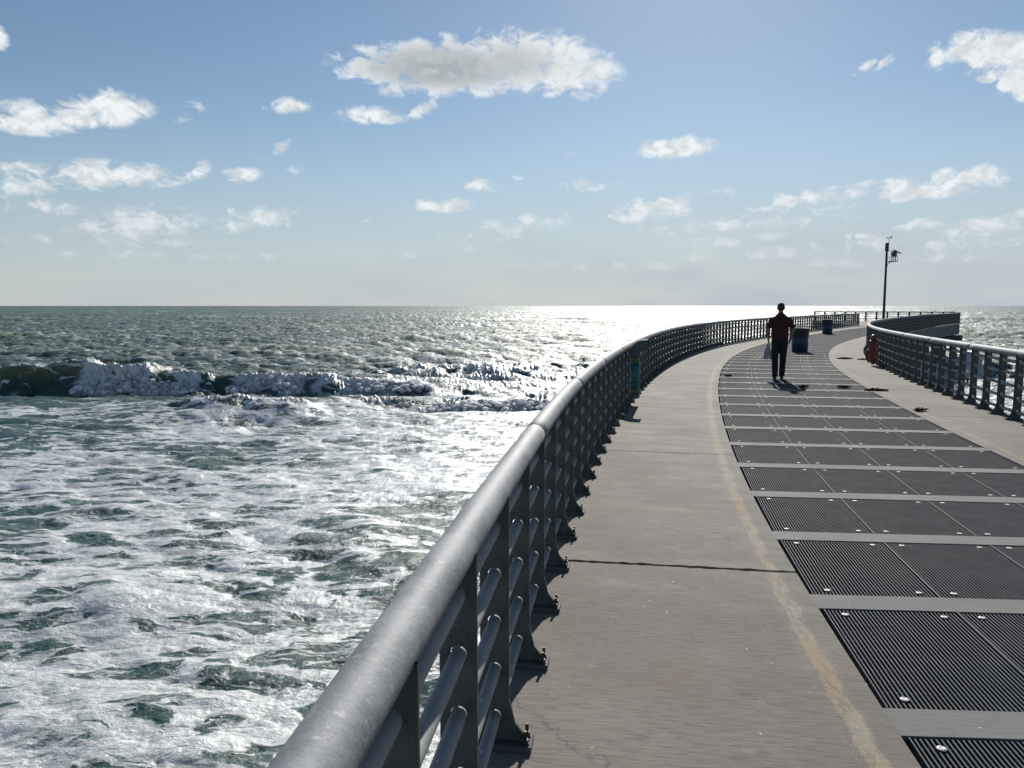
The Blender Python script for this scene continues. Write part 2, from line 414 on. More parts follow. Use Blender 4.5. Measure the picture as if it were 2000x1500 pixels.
for cx in (-PW/2+.10, PW/2-.10):
    for cy in (-ROW_LEN/2+.09, ROW_LEN/2-.09): clip_pos.append((cx, cy+cx*SKEW))
near_proto = empty('grating_panel'); obj('grate', grating_mesh(), 'bar', near_proto)
for q in clip_pos: 
    c_ = obj('grating_clip', clip_bm([(0, 0)]), 'clip', near_proto); c_.location = (q[0], q[1], 0)
bmf = grating_mesh(True); far_me = bpy.data.meshes.new('grate'); bmf.to_mesh(far_me); far_me.materials.append(MAT['bar'])
PN = ['leftmost', 'second from the left', 'third from the left', 'rightmost']
ORD = ['first', 'second', 'third', 'fourth', 'fifth', 'sixth', 'seventh', 'eighth', 'ninth', 'tenth', 'eleventh', 'twelfth', 'thirteenth', 'fourteenth', 'fifteenth', 'sixteenth']
first = True; panels = []
for ri, s_far in enumerate(rows[1:], 1):
    if s_far < 1.3 or s_far > 85.5: continue
    sc_ = s_far-ROW_LEN/2
    for j in range(4):
        u = GL+.028+PW*(j+.5)+.0
        if first: o = near_proto; first = False
        else: o = copy_obj(near_proto) if s_far < 30 else tag(bpy.data.objects.new('grating_panel', far_me))
        if s_far >= 30: COL.objects.link(o)
        q = PT(sskew(sc_, u), u); o.location = (q.x, q.y, -.002); o.rotation_euler = (0, 0, -TH(sskew(sc_, u))-R(.35))
        kr = round((s_far-3.27)/ROW_STEP)
        o['category'] = 'grating'; o['group'] = 'steel grating panels in the pier walkway'
        if kr < 16 and kr >= -1:
            o['label'] = 'barred steel grating panel, %s in the %s row from the viewer' % (PN[j], ORD[kr] if kr >= 0 else 'bottommost cut-off')
        else: o['label'] = 'small far grating panel in the rows beyond the walking man and the blue barrels'
        panels.append(o)

# ------------------------------------------------------------------ pier structure below the deck
pier = empty('pier', PT(40, WID/2, -2)); tag(pier, 'curved concrete fishing pier under the walkway, running out to sea on piles', 'pier')
def on_pier(o): o.parent = pier; o.matrix_parent_inverse = Matrix.Translation(pier.location).inverted(); return o
for (u0, u1, s1) in ((-EDGE+.02, .30, SL+12), (WID-.30, WID+EDGE-.02, SR-.02)):
    mm = Mesh(); mm.slab(S0, min(s1, 86), u0, u1, -.95, -.223, .4, 1.0); on_pier(mm.build('edge_beam', 'beamc'))
for u in (GL-.22, UC-.15, GR-.08):
    mm = Mesh(); mm.slab(S0, 86, u, u+.3, -1.1, -.505, .4, 1.); on_pier(mm.build('girder', 'beamc'))
for i, s_ in enumerate(np.arange(-3, 88, 7.5)):
    mm = Mesh(); mm.slab(s_-.35, s_+.35, -.3, WID+.3, -1.6, -.955 if False else -1.103, .8, .4); on_pier(mm.build('pile_cap', 'beamc'))
    for u in (.5, WID-.5):
        bm = bmesh.new(); q = PT(s_, u); q2 = PT(s_, u+(-.7 if u < 1 else .7))
        loft(bm, [(q.x, q.y, -1.6), (q2.x, q2.y, WATER-3)], .28, 12)
        on_pier(obj('pile', bm, 'beamc', None, True))
# rubble mound under the deck
nS, nU = 190, 26; vs = []; fs = []
for i in range(nS+1):
    s_ = -8+(SR+9)*i/nS
    for j in range(nU+1):
        u = .2+(WID-.4)*j/nU; q = PT(s_, u)
        edge = min(1, min(u-.2, WID-.2-u)/1.3)
        z = WATER-1.2+1.9*edge**.6+.55*mnoise.noise(Vector((q.x*1.1, q.y*1.1, 2)))+.25*mnoise.noise(Vector((q.x*3, q.y*3, 5)))
        vs.append((q.x, q.y, z))
for i in range(nS):
    for j in range(nU):
        a = i*(nU+1)+j; fs.append((a, a+1, a+nU+2, a+nU+1))
me = bpy.data.meshes.new('rubble_mound'); me.from_pydata(vs, [], fs); me.materials.append(MAT['rock'])
rm = bpy.data.objects.new('rubble_mound', me); COL.objects.link(rm); tag(rm, kind='structure')

# ------------------------------------------------------------------ railings
RZ, RR = .987, .059          # handrail centre height and radius
PIPES = [.12, .31, .50, .685, .865]
PD, PT_ = .112, .013         # post plate depth (across the rail) and thickness
def post_plate():
    """flat plate standing across the rail, pierced by five holes; local x = inward across, y = along rail"""
    bm = bmesh.new(); zs = [0.0]; hr = .0265; n = 20
    cells = []
    bounds = [0.02]+[(PIPES[i]+PIPES[i+1])/2 for i in range(4)]+[.984]
    for yy in (-PT_/2, PT_/2):
        for i in range(5):
            z0, z1, zc = bounds[i], bounds[i+1], PIPES[i]
            inner = []; outer = []
            for k in range(n):
                a = 2*math.pi*(k+.5)/n; ca, sa = math.cos(a), math.sin(a)
                inner.append(bm.verts.new((ca*hr, yy, zc+sa*hr)))
                tx = (PD/2)/abs(ca) if abs(ca) > 1e-6 else 1e9
                tz = ((z1-zc) if sa > 0 else (zc-z0))/abs(sa) if abs(sa) > 1e-6 else 1e9
                tt = min(tx, tz); outer.append([ca*tt, zc+sa*tt, tx < tz])
            ov = [bm.verts.new((q[0], yy, q[1])) for q in outer]
            for k in range(n):
                k2 = (k+1) % n; vv = [inner[k], inner[k2], ov[k2], ov[k]]
                # insert corner
                if outer[k][2] != outer[k2][2]:
                    cx = outer[k][0] if outer[k][2] else outer[k2][0]; cz = outer[k2][1] if outer[k][2] else outer[k][1]
                    vv.insert(3, bm.verts.new((cx, yy, cz)))
                if yy > 0: vv.reverse()
                bm.faces.new(vv)
            if yy < 0: cells.append(inner)
            else:
                i1 = cells[i]
                for k in range(n):
                    k2 = (k+1) % n; bm.faces.new((i1[k2], i1[k], inner[k], inner[k2]))
    for x in (-PD/2, PD/2):
        z0, z1 = bounds[0], bounds[-1]
        vv = [bm.verts.new((x, -PT_/2, z0)), bm.verts.new((x, PT_/2, z0)), bm.verts.new((x, PT_/2, z1)), bm.verts.new((x, -PT_/2, z1))]
        bm.faces.new(vv if x > 0 else vv[::-1])
    # triangular gusset on the deck side
    x0 = PD/2+.001; pr = [(x0, .19), (x0+.022, .095), (x0+.078, .026), (x0, .026)]
    a = [bm.verts.new((x, -PT_/2, z)) for x, z in pr]; b2 = [bm.verts.new((x, PT_/2, z)) for x, z in pr]
    bm.faces.new(a); bm.faces.new(b2[::-1])
    for i in range(4):
        j = (i+1) % 4; bm.faces.new((a[j], a[i], b2[i], b2[j]))
    return bm
def base_plate_bm():
    bm = bmesh.new(); box(bm, (.036, 0, .012), (.222, .10, .024), None, .003); return bm
def bolt_bm():
    bm = bmesh.new(); lathe(bm, [(.016, .024), (.016, .030), (.013, .031), (.013, .045), (.007, .046), (.007, .078)], 8)
    return bm
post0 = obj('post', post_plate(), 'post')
bp0 = obj('base_plate', base_plate_bm(), 'post', post0)
bl0 = obj('anchor_bolt', bolt_bm(), 'dark', post0); bl0.location = (.122, .028, 0)
bl1 = copy_obj(bl0, post0); bl1.location = (.122, -.028, 0)
simple_post = bmesh.new(); box(simple_post, (0, 0, .49), (PD, PT_, .94)); box(simple_post, (.055, 0, .012), (.26, .10, .024))
simple_me = bpy.data.meshes.new('post'); simple_post.to_mesh(simple_me); simple_post.free(); simple_me.materials.append(MAT['post'])
def make_rail(u, s_start, s_end, side, label):
    """side +1: deck lies at larger u"""
    root = empty('railing', PT(s_start, u)); tag(root, label, 'railing', 'pipe railings along the pier')
    inv = Matrix.Translation(root.location).inverted()
    def adopt(o): o.parent = root; o.matrix_parent_inverse = inv; return o
    step = .68; ph = 2.86 if side > 0 else 2.75
    n0 = math.ceil((s_start-ph)/step); n1 = int((s_end-ph)/step)
    first_n = math.ceil((max(s_start, -.4)-ph)/step)
    sts = [ph+step*k for k in range(first_n, n1+1)]
    if sts[-1] < s_end-.1: sts.append(s_end-.03)
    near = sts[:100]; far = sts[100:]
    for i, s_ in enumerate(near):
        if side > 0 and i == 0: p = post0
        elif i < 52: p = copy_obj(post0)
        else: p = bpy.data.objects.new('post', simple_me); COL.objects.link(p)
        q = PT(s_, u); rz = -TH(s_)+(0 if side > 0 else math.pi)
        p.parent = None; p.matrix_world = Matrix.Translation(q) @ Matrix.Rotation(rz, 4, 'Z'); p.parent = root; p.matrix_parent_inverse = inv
    if far:
        bm = bmesh.new()
        for s_ in far:
            q = PT(s_, u); rot = Matrix.Rotation(-TH(s_), 3, 'Z')
            box(bm, Vector((q.x, q.y, .49)), (PD, PT_, .94), rot); 
        o = adopt(obj('distant_posts', bm, 'post')); o['kind'] = 'stuff'
    for z in PIPES:
        bm = bmesh.new(); pts = [PT(s_, u, z) for s_ in np.arange(s_start, s_end, .34)]+[PT(s_end, u, z)]
        loft(bm, [p_-Vector((0, 0, .004)) for p_ in pts], .0245, 12); adopt(obj('rail_pipe', bm, 'pipe', None, True))
    sec = [4.26+2.72*k for k in range(0, 40)]; cuts = [s_start]+[q for q in sec if s_start+.3 < q < s_end-.3]+[s_end]
    for i in range(len(cuts)-1):
        a, b_ = cuts[i]+.004, cuts[i+1]-.004
        if b_ < -1: continue
        bm = bmesh.new(); m_ = max(9, int((b_-a)*5))
        
        def cl(v): return min(1., max(0., v))
        def RP(s_): return PT(s_, u-(.005+.004*cl((4-s_)/2.5))*side, RZ+.010*cl((3.6-s_)/2.2))
        pts = [RP(a+(b_-a)*k/m_) for k in range(m_+1)]
        r_ = [RR-.004]+[RR]*(m_-1)+[RR-.004]
        pts = [pts[0], RP(a+.006)]+pts[1:-1]+[RP(b_-.006), pts[-1]]
        loft(bm, pts, [RR-.005, RR]+[RR]*(m_-1)+[RR, RR-.005], 36); adopt(obj('handrail', bm, 'rail', None, True))
        if 0 < i and cuts[i] < 32:
            bm = bmesh.new(); loft(bm, [RP(cuts[i]-.03), RP(cuts[i]+.03)], RR-.012, 24); adopt(obj('rail_sleeve', bm, 'dark', None, True))
    return root
make_rail(0., -1.2, SL, 1, 'silver topped pipe railing on the seaward left side, curving from the foreground')
make_rail(WID, 5.0, SR, -1, 'silver topped pipe railing on the right side, swinging in front of the far platform')

# end platform beyond the open left railing
A = PT(SL, 0); B = PT(SR, WID); E1 = Vector((34.4, 87.6, 0)); E2 = Vector((46.3, 80.6, 0)); 
plat = [PT(85.6, -EDGE), PT(85.6, WID+EDGE), E2+Vector((.3, .1, 0)), E1+Vector((-.1, .3, 0)), A+Vector((-.3, .1, 0))]
def poly_prism(bm, pts, z0, z1):
    a = [bm.verts.new((p.x, p.y, z1)) for p in pts]; b_ = [bm.verts.new((p.x, p.y, z0)) for p in pts]; n = len(pts)
    bm.faces.new(a); bm.faces.new(b_[::-1])
    for i in range(n):
        j = (i+1) % n; bm.faces.new((a[i], b_[i], b_[j], a[j]))
bm = bmesh.new(); pl = [PT(86.2, -EDGE), PT(86.2, WID+EDGE), E2+Vector((.3, .1, 0)), E1+Vector((-.1, .3, 0)), PT(SL-.5, -EDGE-.02), PT(80, -EDGE-.02)]
poly_prism(bm, pl, -.9, -.006)
bmesh.ops.recalc_face_normals(bm, faces=bm.faces)
po = obj('end_platform', bm, 'concrete'); tag(po, kind='structure')
set_su(po, [(v.co.y, v.co.x, 0) for v in po.data.vertices])
def straight_rail(P0, P1, label, step, pw, zs, kw=.012):
    root = empty('railing', P0); tag(root, label, 'railing'); inv = Matrix.Translation(root.location).inverted()
    d = (P1-P0); Ln = d.length; d.normalize(); ang = math.atan2(d.y, d.x); rot = Matrix.Rotation(ang, 3, 'Z')
    n = max(1, round(Ln/step))
    for i in range(n+1):
        bm = bmesh.new(); box(bm, (0, 0, .5), (pw, .06, .98), rot); o = obj('post', bm, 'post')
        q = P0+d*(Ln*i/n); o.location = q; o.parent = root; o.matrix_parent_inverse = inv
    for z in zs:
        bm = bmesh.new(); loft(bm, [P0+Vector((0, 0, z)), P1+Vector((0, 0, z))], .024, 8); o = obj('rail_pipe', bm, 'post', None, True); o.parent = root; o.matrix_parent_inverse = inv
    bm = bmesh.new(); loft(bm, [P0-d*.05+Vector((0, 0, 1.02)), P1+d*.05+Vector((0, 0, 1.02))], .055, 12); o = obj('handrail', bm, 'post', None, True); o.parent = root; o.matrix_parent_inverse = inv
straight_rail(E1, E2, 'low dark railing across the far end of the pier', 1.05, .17, (.3, .55, .8))
straight_rail(B+Vector((.05, .1, 0)), E2-Vector((.05, .15, 0)), 'short railing closing the right side of the far platform', 1.0, .13, (.12, .31, .5, .685, .865))

# ------------------------------------------------------------------ things on the pier
# blue barrels with a black liner folded over the rim
def barrel(loc, label, rz=0):
    r = empty('trash_barrel', loc, rz); tag(r, label, 'trash barrel', 'blue trash barrels on the walkway')
    bm = bmesh.new()
    lathe(bm, [(.27, 0), (.285, .02), (.287, .27), (.296, .285), (.296, .305), (.287, .32), (.287, .56), (.296, .575), (.296, .595), (.287, .61), (.287, .84), (.26, .85), (.255, .60), (.0, .6)][:13], 36)
    obj('barrel_body', bm, 'barrel', r, True)
    bm = bmesh.new(); n = 48; rings = []
    for (rad, z, w) in ((.305, .555, .02), (.302, .70, .008), (.304, .835, .006), (.296, .872, .004), (.27, .865, .004), (.25, .74, .0)):
        rings.append([bm.verts.new(((rad+w*mnoise.noise(Vector((math.cos(a)*3, math.sin(a)*3, z*3))))*math.cos(a), (rad+w*mnoise.noise(Vector((math.cos(a)*3, math.sin(a)*3, z*3))))*math.sin(a),
                      z+(.03*mnoise.noise(Vector((math.cos(a)*2, math.sin(a)*2, 5))) if z < .6 else 0))) for a in [2*math.pi*k/n for k in range(n)]])
    for i in range(5):
        for k in range(n): bm.faces.new((rings[i][k], rings[i][(k+1) % n], rings[i+1][(k+1) % n], rings[i+1][k]))
    bm.faces.new(rings[-1])
    obj('bin_liner', bm, 'liner', r, True)
    return r
barrel((10.72, 28.6, 0), 'blue barrel with black liner standing just beside the walking man')
barrel((19.1, 46.6, 0), 'blue barrel with black liner farther along, near the left railing', 1.)

# teal line-disposal tube on the left railing
s_t = 13.35; root_p = PT(s_t, .165, .09); rz = -TH(s_t)
r = empty('disposal_tube', root_p, rz); tag(r, 'teal wrapped plastic tube with open elbow mouth strapped to the left railing', 'disposal tube')
bm = bmesh.new(); loft(bm, [(0, 0, .04), (0, 0, .12)], .088, 24); obj('end_cap', bm, 'greypvc', r, True)
bm = bmesh.new(); loft(bm, [(0, 0, .12), (0, 0, .20)], .083, 24); obj('olive_band', bm, 'olive', r, True)
bm = bmesh.new(); loft(bm, [(0, 0, .20), (0, 0, .66)], .083, 24); obj('tube_wrap', bm, 'teal', r, True)
bm = bmesh.new(); loft(bm, [(0, 0, .66), (0, 0, .75)], .083, 24); obj('olive_band', bm, 'olive', r, True)
bm = bmesh.new(); pts = []
for k in range(9):
    a = math.pi/2*k/8; pts.append((.15-.15*math.cos(a), 0, .80+.15*math.sin(a)))
loft(bm, [(0, 0, .75)]+pts+[(.20, 0, .95)], .088, 24, False, (0, 1, 0)); obj('elbow', bm, 'greypvc', r, True)
bm = bmesh.new(); loft(bm, [(.20, 0, .95), (.216, 0, .95)], .098, 24, False, (0, 1, 0)); loft(bm, [(.216, 0, .95), (.20, 0, .95)], .086, 24, False, (0, 1, 0)); obj('mouth_rim', bm, 'greypvc', r, True)
bm = bmesh.new(); loft(bm, [(.203, 0, .95), (.206, 0, .95)], .0845, 24, True, (0, 1, 0)); obj('mouth_shade_disc', bm, 'liner', r)  # black disc paints the shade inside the tube mouth
for z in (.30, .60):
    bm = bmesh.new(); loft(bm, [(0, 0, z), (0, 0, z+.02)], .0855, 24); obj('strap', bm, 'dark', r, True)
# small pale ring mark on the wrap, facing the viewer
bm = bmesh.new(); n = 20
for k in range(15):
    a0, a1 = 2*math.pi*k/n+.6, 2*math.pi*(k+1)/n+.6
    q = []
    for (a, rr) in ((a0, .026), (a1, .026), (a1, .019), (a0, .019)):
        ax = .45+math.cos(a)*rr/.0838; q.append(bm.verts.new((math.sin(ax)*.0843, -math.cos(ax)*.0843, .40+math.sin(a)*rr)))
    bm.faces.new(q[::-1])
obj('printed_mark', bm, 'greypvc', r)

# red canister on the right railing
s_r = 22.6; q = PT(s_r, WID-.26)
q = Vector((10.31, 21.9, 0))
r = empty('red_canister', q, -TH(s_r)); tag(r, 'red plastic canister with domed cap hanging on the right railing at the bend', 'canister')
bm = bmesh.new(); lathe(bm, [(.03, .03), (.07, .10), (.115, .19), (.118, .25), (.118, .66), (.122, .665), (.122, .69), (.108, .715), (.075, .725)], 28); obj('canister_body', bm, 'red', r, True)
bm = bmesh.new(); lathe(bm, [(.074, .726), (.086, .74), (.09, .78), (.085, .82), (.068, .855), (.04, .878), (.004, .886)], 28); obj('domed_cap', bm, 'red', r, True)
bm = bmesh.new(); box(bm, (.16, 0, .5), (.10, .03, .04)); box(bm, (.16, 0, .28), (.10, .03, .04)); obj('bracket', bm, 'dark', r)
# dark bulging thing at the foot of the same bend
q = PT(26.2, WID-.20); r = empty('tackle_sack', q, 0); r.scale = (.62, .62, .72); tag(r, 'dark bulging sack slumped against the foot of the right railing at the bend', 'sack')
bm = bmesh.new(); vsx = sphere(bm, (0, 0, .26), (.16, .20, .27), 20)
for v in vsx: v.co += v.co.normalized()*.035*mnoise.noise(v.co*7)
for v in vsx: v.co.z = max(v.co.z, .004)
obj('sack_body', bm, 'liner', r, True)
bm = bmesh.new(); loft(bm, [(0, 0, .50), (.01, 0, .55), (.03, .01, .60)], [.05, .025, .045], 12); obj('tied_neck', bm, 'liner', r, True)

# dark board fixed to the right railing at the picture's edge
s_b = 12.3; qa = PT(s_b-.8, WID-.10); qb = PT(s_b-.02, WID-.10)
r = empty('board', qa, 0); tag(r, 'dark weathered wooden board fixed upright to the right railing', 'board')
d = (qb-qa); ang = math.atan2(d.y, d.x); bm = bmesh.new(); box(bm, d/2+Vector((0, 0, .66)), (d.length, .02, .48), Matrix.Rotation(ang, 3, 'Z'), .003); obj('board_face', bm, 'wood', r)
for z in (.5, .8):
    for f_ in (.12, .88):
        bm = bmesh.new(); c_ = d*f_+Vector((0, 0, z)); nn = Vector((-d.y, d.x, 0)).normalized(); loft(bm, [c_+nn*.009, c_+nn*.016], .012, 8); obj('bolt_head', bm, 'dark', r)

# instrument pole on the platform
PX, PY = 36.25, 75.2
r = empty('instrument_pole', (PX, PY, 0)); tag(r, 'tall dark pole with wind sensor and bracket box on the far platform', 'instrument pole')
bm = bmesh.new(); loft(bm, [(0, 0, 0), (0, 0, 5.2), (0, 0, 7.7)], [.125, .10, .10], 16); obj('pole', bm, 'pole', r, True)
bm = bmesh.new(); box(bm, (0, 0, 7.35), (.26, .26, .78), None, .02); obj('junction_box', bm, 'pole', r)
bm = bmesh.new(); loft(bm, [(.12, 0, 7.5), (.17, 0, 7.6), (.17, 0, 8.2)], .022, 8); obj('sensor_mast', bm, 'pole', r, True)
bm = bmesh.new(); loft(bm, [(-.02, 0, 8.2), (.42, 0, 8.24)], .02, 8); box(bm, (-.0, 0, 8.2), (.16, .03, .07)); box(bm, (.38, 0, 8.28), (.09, .03, .22)); obj('wind_vane', bm, 'pole', r)
bm = bmesh.new(); box(bm, (.55, 0, 5.95), (.95, .5, .05)); obj('bracket_shelf', bm, 'pole', r)
bm = bmesh.new(); loft(bm, [(.08, 0, 5.45), (.12, 0, 5.68), (.28, 0, 5.85), (.55, 0, 5.92)], .035, 8); obj('brace', bm, 'pole', r, True)
bm = bmesh.new()
for x in (.45, .62, .80, .97):
    box(bm, (x, -.22, 6.2), (.03, .03, .45)); box(bm, (x, .22, 6.2), (.03, .03, .45))
box(bm, (.75, -.22, 6.43), (.5, .03, .03)); box(bm, (.75, .22, 6.43), (.5, .03, .03)); box(bm, (.28, 0, 6.95), (.34, .03, .04)); box(bm, (.28, 0, 6.35), (.34, .03, .03))
obj('bracket_frame', bm, 'pole', r)
bm = bmesh.new(); box(bm, (.72, 0, 6.68), (.42, .34, .46), None, .02); obj('equipment_box', bm, 'greypvc', r)
bm = bmesh.new(); box(bm, (.98, 0, 6.88), (.75, .5, .05), Matrix.Rotation(R(24), 3, 'Y')); obj('solar_panel', bm, 'solar', r)

# seaweed left on the deck
def weed(loc, lx_, ly_, rz, label, n=26):
    r_ = random.Random(int(loc[0]*100+loc[1]*7)); bm = bmesh.new()
    for i in range(n):
        x = r_.gauss(0, .33)*lx_; y = r_.gauss(0, .33)*ly_; a = r_.uniform(0, 6.28); L = r_.uniform(.05, .13); pts = []
        for k in range(5):
            pts.append((x+math.cos(a)*L*k/4, y+math.sin(a)*L*k/4, .008+.055*r_.random()*.75*max(.2, 1-abs(x)/(lx_+.01)))); a += r_.uniform(-.7, .7)
        loft(bm, pts, [(.006, .010), (.014, .024), (.017, .030), (.013, .022), (.004, .008)], 6)
    o = obj('seaweed_clump', bm, 'weed', None, True); o.location = loc; o.rotation_euler = (0, 0, rz)
    tag(o, label, 'seaweed', 'clumps of seaweed washed onto the deck')
import importlib
def ground(x, y):
    X = (x-1000)/1500; Y = -(y-750)/1500; p = math.atan(153/1500)
    f = math.cos(p)+Y*math.sin(p); u = -math.sin(p)+Y*math.cos(p); t_ = -EYE/u; return (X*t_, f*t_, 0.)
weed(ground(1650, 701), .34, .12, 0, 'long dark seaweed strip on the right slab left of the red canister', 46)
weed(ground(1688, 703), .14, .06, 0, 'small seaweed scrap at the foot of the right railing by the red canister', 16)
weed(ground(1711, 763), .26, .06, -.05, 'thin seaweed strand on the right slab edge beside the gratings', 34)
weed(ground(1648, 757), .17, .08, .1, 'seaweed tuft on the gratings close to their right edge', 22)
weed(ground(1570, 757), .07, .05, .1, 'round dark seaweed tuft on the gratings, just right of the man', 16)
weed(ground(1421, 735), .07, .04, .1, 'little seaweed scrap on the gratings left of the man', 10)
weed(ground(1797, 803), .09, .03, .1, 'little seaweed scrap lying alone on the right slab', 10)

# ------------------------------------------------------------------ the walking man (seen from behind)
def remesh(o, vox, smooth=4):
    m = o.modifiers.new('remesh', 'REMESH'); m.mode = 'VOXEL'; m.voxel_size = vox; m.use_smooth_shade = True
    if smooth:
        s_ = o.modifiers.new('smooth', 'SMOOTH'); s_.iterations = smooth; s_.factor = .5
    return o
man = empty('person', (6.22, 17.84, 0), R(-14)); tag(man, 'man walking away in maroon shirt and dark trousers with a bag in hand', 'person')
# local frame: +y forward (away from viewer), +x his right
bm = bmesh.new()
def limb(b_, pts, rads, seg=14): loft(b_, pts, rads, seg)
SHR = [(.20, -.01, 1.425), (-.20, -.01, 1.425)]
# torso, neck, head
loft(bm, [(0, 0, .90), (0, 0, 1.0), (0, -.005, 1.12), (0, -.01, 1.28), (0, -.012, 1.40), (0, -.01, 1.46), (0, 0, 1.51), (0, .01, 1.56)],
     [(.10, .155), (.11, .165), (.105, .155), (.115, .175), (.095, .16), (.07, .10), (.058, .062), (.056, .058)], 20, True, (0, 1, 0))
sphere(bm, (0, .022, 1.655), (.076, .095, .108), 20); sphere(bm, (0, .05, 1.60), (.056, .065, .06), 16)
box(bm, (0, .118, 1.64), (.022, .03, .035)); sphere(bm, (0, .108, 1.60), (.03, .012, .012), 8)
for sx in (-1, 1):
    sphere(bm, (sx*.080, .01, 1.645), (.012, .022, .034), 10); sphere(bm, (sx*.03, .108, 1.665), (.013, .01, .009), 8)
    # arm
    sh = Vector((sx*.180, -.01, 1.375))
    el_ = Vector((sx*.275, -.06, 1.15)); wr = Vector((sx*(.255 if sx < 0 else .235), .04 if sx > 0 else .0, .93))
    limb(bm, [sh-Vector((sx*.06, 0, 0)), sh, (sh+el_)/2, el_, (el_+wr)/2, wr], [.05, .06, .05, .043, .039, .028])
    # palm and five fingers
    hd = (wr-el_).normalized(); palm = wr+hd*.055
    loft(bm, [wr, palm, wr+hd*.10], [(.026, .022), (.040, .017), (.038, .015)], 12, True, (0, 1, 0))
    for i, (fl, fy) in enumerate(((.062, .028), (.072, .010), (.067, -.010), (.052, -.028))):
        b0 = wr+hd*.098+Vector((0, fy, 0)); b1 = b0+hd*fl*.45+Vector((-sx*.008, 0, 0)); b2 = b1+hd*fl*.30+Vector((-sx*.020, 0, .004)); b3 = b2+Vector((-sx*.016, 0, .010))
        limb(bm, [b0, b1, b2, b3], [.0095, .009, .008, .0065], 8)
    t0 = wr+hd*.035+Vector((0, .03, 0)); limb(bm, [t0, t0+hd*.028+Vector((-sx*.012, .022, 0)), t0+hd*.055+Vector((-sx*.022, .026, 0))], [.012, .010, .008], 8)
    # leg
    if sx < 0: hp, kn_, an = Vector((-.09, 0, .90)), Vector((-.095, .03, .50)), Vector((-.085, -.02, .09))
    else: hp, kn_, an = Vector((.09, 0, .90)), Vector((.085, .05, .50)), Vector((.075, .10, .09))
    limb(bm, [hp, (hp+kn_)/2, kn_, (kn_*.6+an*.4)+Vector((0, -.015, 0)), an], [.085, .075, .055, .052, .035])
    limb(bm, [an+Vector((0, -.03, -.05)), an+Vector((0, .15, -.06))], [.035, .028])
body = remesh(obj('body', bm, 'skin', man), .006, 3)
# shirt
bm = bmesh.new()
loft(bm, [(0, 0, .93), (0, 0, 1.0), (0, -.005, 1.12), (0, -.012, 1.28), (0, -.014, 1.39), (0, -.012, 1.455), (0, -.004, 1.50), (0, .002, 1.53)],
     [(.135, .185), (.14, .19), (.132, .182), (.136, .192), (.118, .19), (.092, .145), (.072, .088), (.064, .066)], 24, True, (0, 1, 0))
for sx in (-1, 1):
    sh = Vector((sx*.190, -.01, 1.385)); el_ = Vector((sx*.275, -.06, 1.15))
    limb(bm, [sh-Vector((sx*.08, 0, 0)), sh, (sh+el_)/2, el_+Vector((0, 0, .03))], [.060, .068, .064, .058])
remesh(obj('shirt', bm, 'shirt', man), .009, 5)
bm = bmesh.new()
loft(bm, [(0, 0, 1.02), (0, 0, .95), (0, 0, .86), (0, 0, .80)], [(.118, .170), (.135, .185), (.13, .18), (.09, .14)], 20, True, (0, 1, 0))
for sx in (-1, 1):
    if sx < 0: hp, kn_, an = Vector((-.09, 0, .88)), Vector((-.095, .03, .50)), Vector((-.085, -.02, .06))
    else: hp, kn_, an = Vector((.09, 0, .88)), Vector((.085, .05, .50)), Vector((.075, .10, .06))
    limb(bm, [hp, hp*.55+kn_*.45, kn_, kn_*.5+an*.5, an], [.098, .090, .075, .070, .064])
remesh(obj('trousers', bm, 'trouser', man), .009, 4)
for sx, an in ((-1, Vector((-.085, -.02, 0))), (1, Vector((.075, .10, 0)))):
    bm = bmesh.new(); loft(bm, [an+Vector((sx*.0, -.075, .035)), an+Vector((0, -.04, .048)), an+Vector((0, .06, .045)), an+Vector((sx*.01, .16, .033)), an+Vector((sx*.012, .20, .024))],
         [(.032, .03), (.046, .040), (.044, .046), (.032, .046), (.018, .03)], 14)
    for v in bm.verts: v.co.z = max(v.co.z, .003)
    obj('shoe', bm, 'shoe', man, True)
bm = bmesh.new(); vs_ = sphere(bm, (0, .012, 1.672), (.086, .103, .102), 24)
bmesh.ops.delete(bm, geom=[v for v in bm.verts if v.co.z < 1.59+max(0, v.co.y)*1.3], context='VERTS')
h_ = obj('hair', bm, 'hair', man, True); sm = h_.modifiers.new('solid', 'SOLIDIFY'); sm.thickness = .012
# bag hangs from his left hand
M_man = Matrix.Translation((6.22, 17.84, 0)) @ Matrix.Rotation(R(-14), 4, 'Z')
hand = M_man @ Vector((-.245, .01, .80))
r = empty('plastic_bag', hand-Vector((0, 0, .20)), R(-14)); tag(r, 'thin pale plastic carrier bag hanging from the man\'s left hand', 'plastic bag')
bm = bmesh.new(); n = 28; rings = []
for (z, rx, ry) in ((-.155, .03, .02), (-.15, .10, .06), (-.10, .125, .075), (0, .12, .07), (.08, .09, .05), (.14, .05, .03), (.19, .022, .02)):
    rings.append([bm.verts.new((rx*math.cos(a)*(1+.16*mnoise.noise(Vector((math.cos(a)*2.5, math.sin(a)*2.5, z*9))))-.02, ry*math.sin(a)*(1+.2*mnoise.noise(Vector((math.cos(a)*3, math.sin(a)*3, z*7+4)))), z)) for a in [2*math.pi*k/n for k in range(n)]])
for i in range(len(rings)-1):
    for k in range(n): bm.faces.new((rings[i][k], rings[i][(k+1) % n], rings[i+1][(k+1) % n], rings[i+1][k]))
bm.faces.new(rings[0][::-1]); bm.faces.new(rings[-1]); bmesh.ops.scale(bm, vec=(.72, .8, 1), verts=bm.verts); obj('bag_body', bm, 'bag', r, True)
for sx in (-1, 1):
    bm = bmesh.new(); loft(bm, [(sx*.03-.01, .0, .16), (sx*.022, 0, .20), (0, sx*.008, .232)], [(.012, .003), (.010, .003), (.008, .003)], 8); obj('bag_handle', bm, 'bag', r, True)

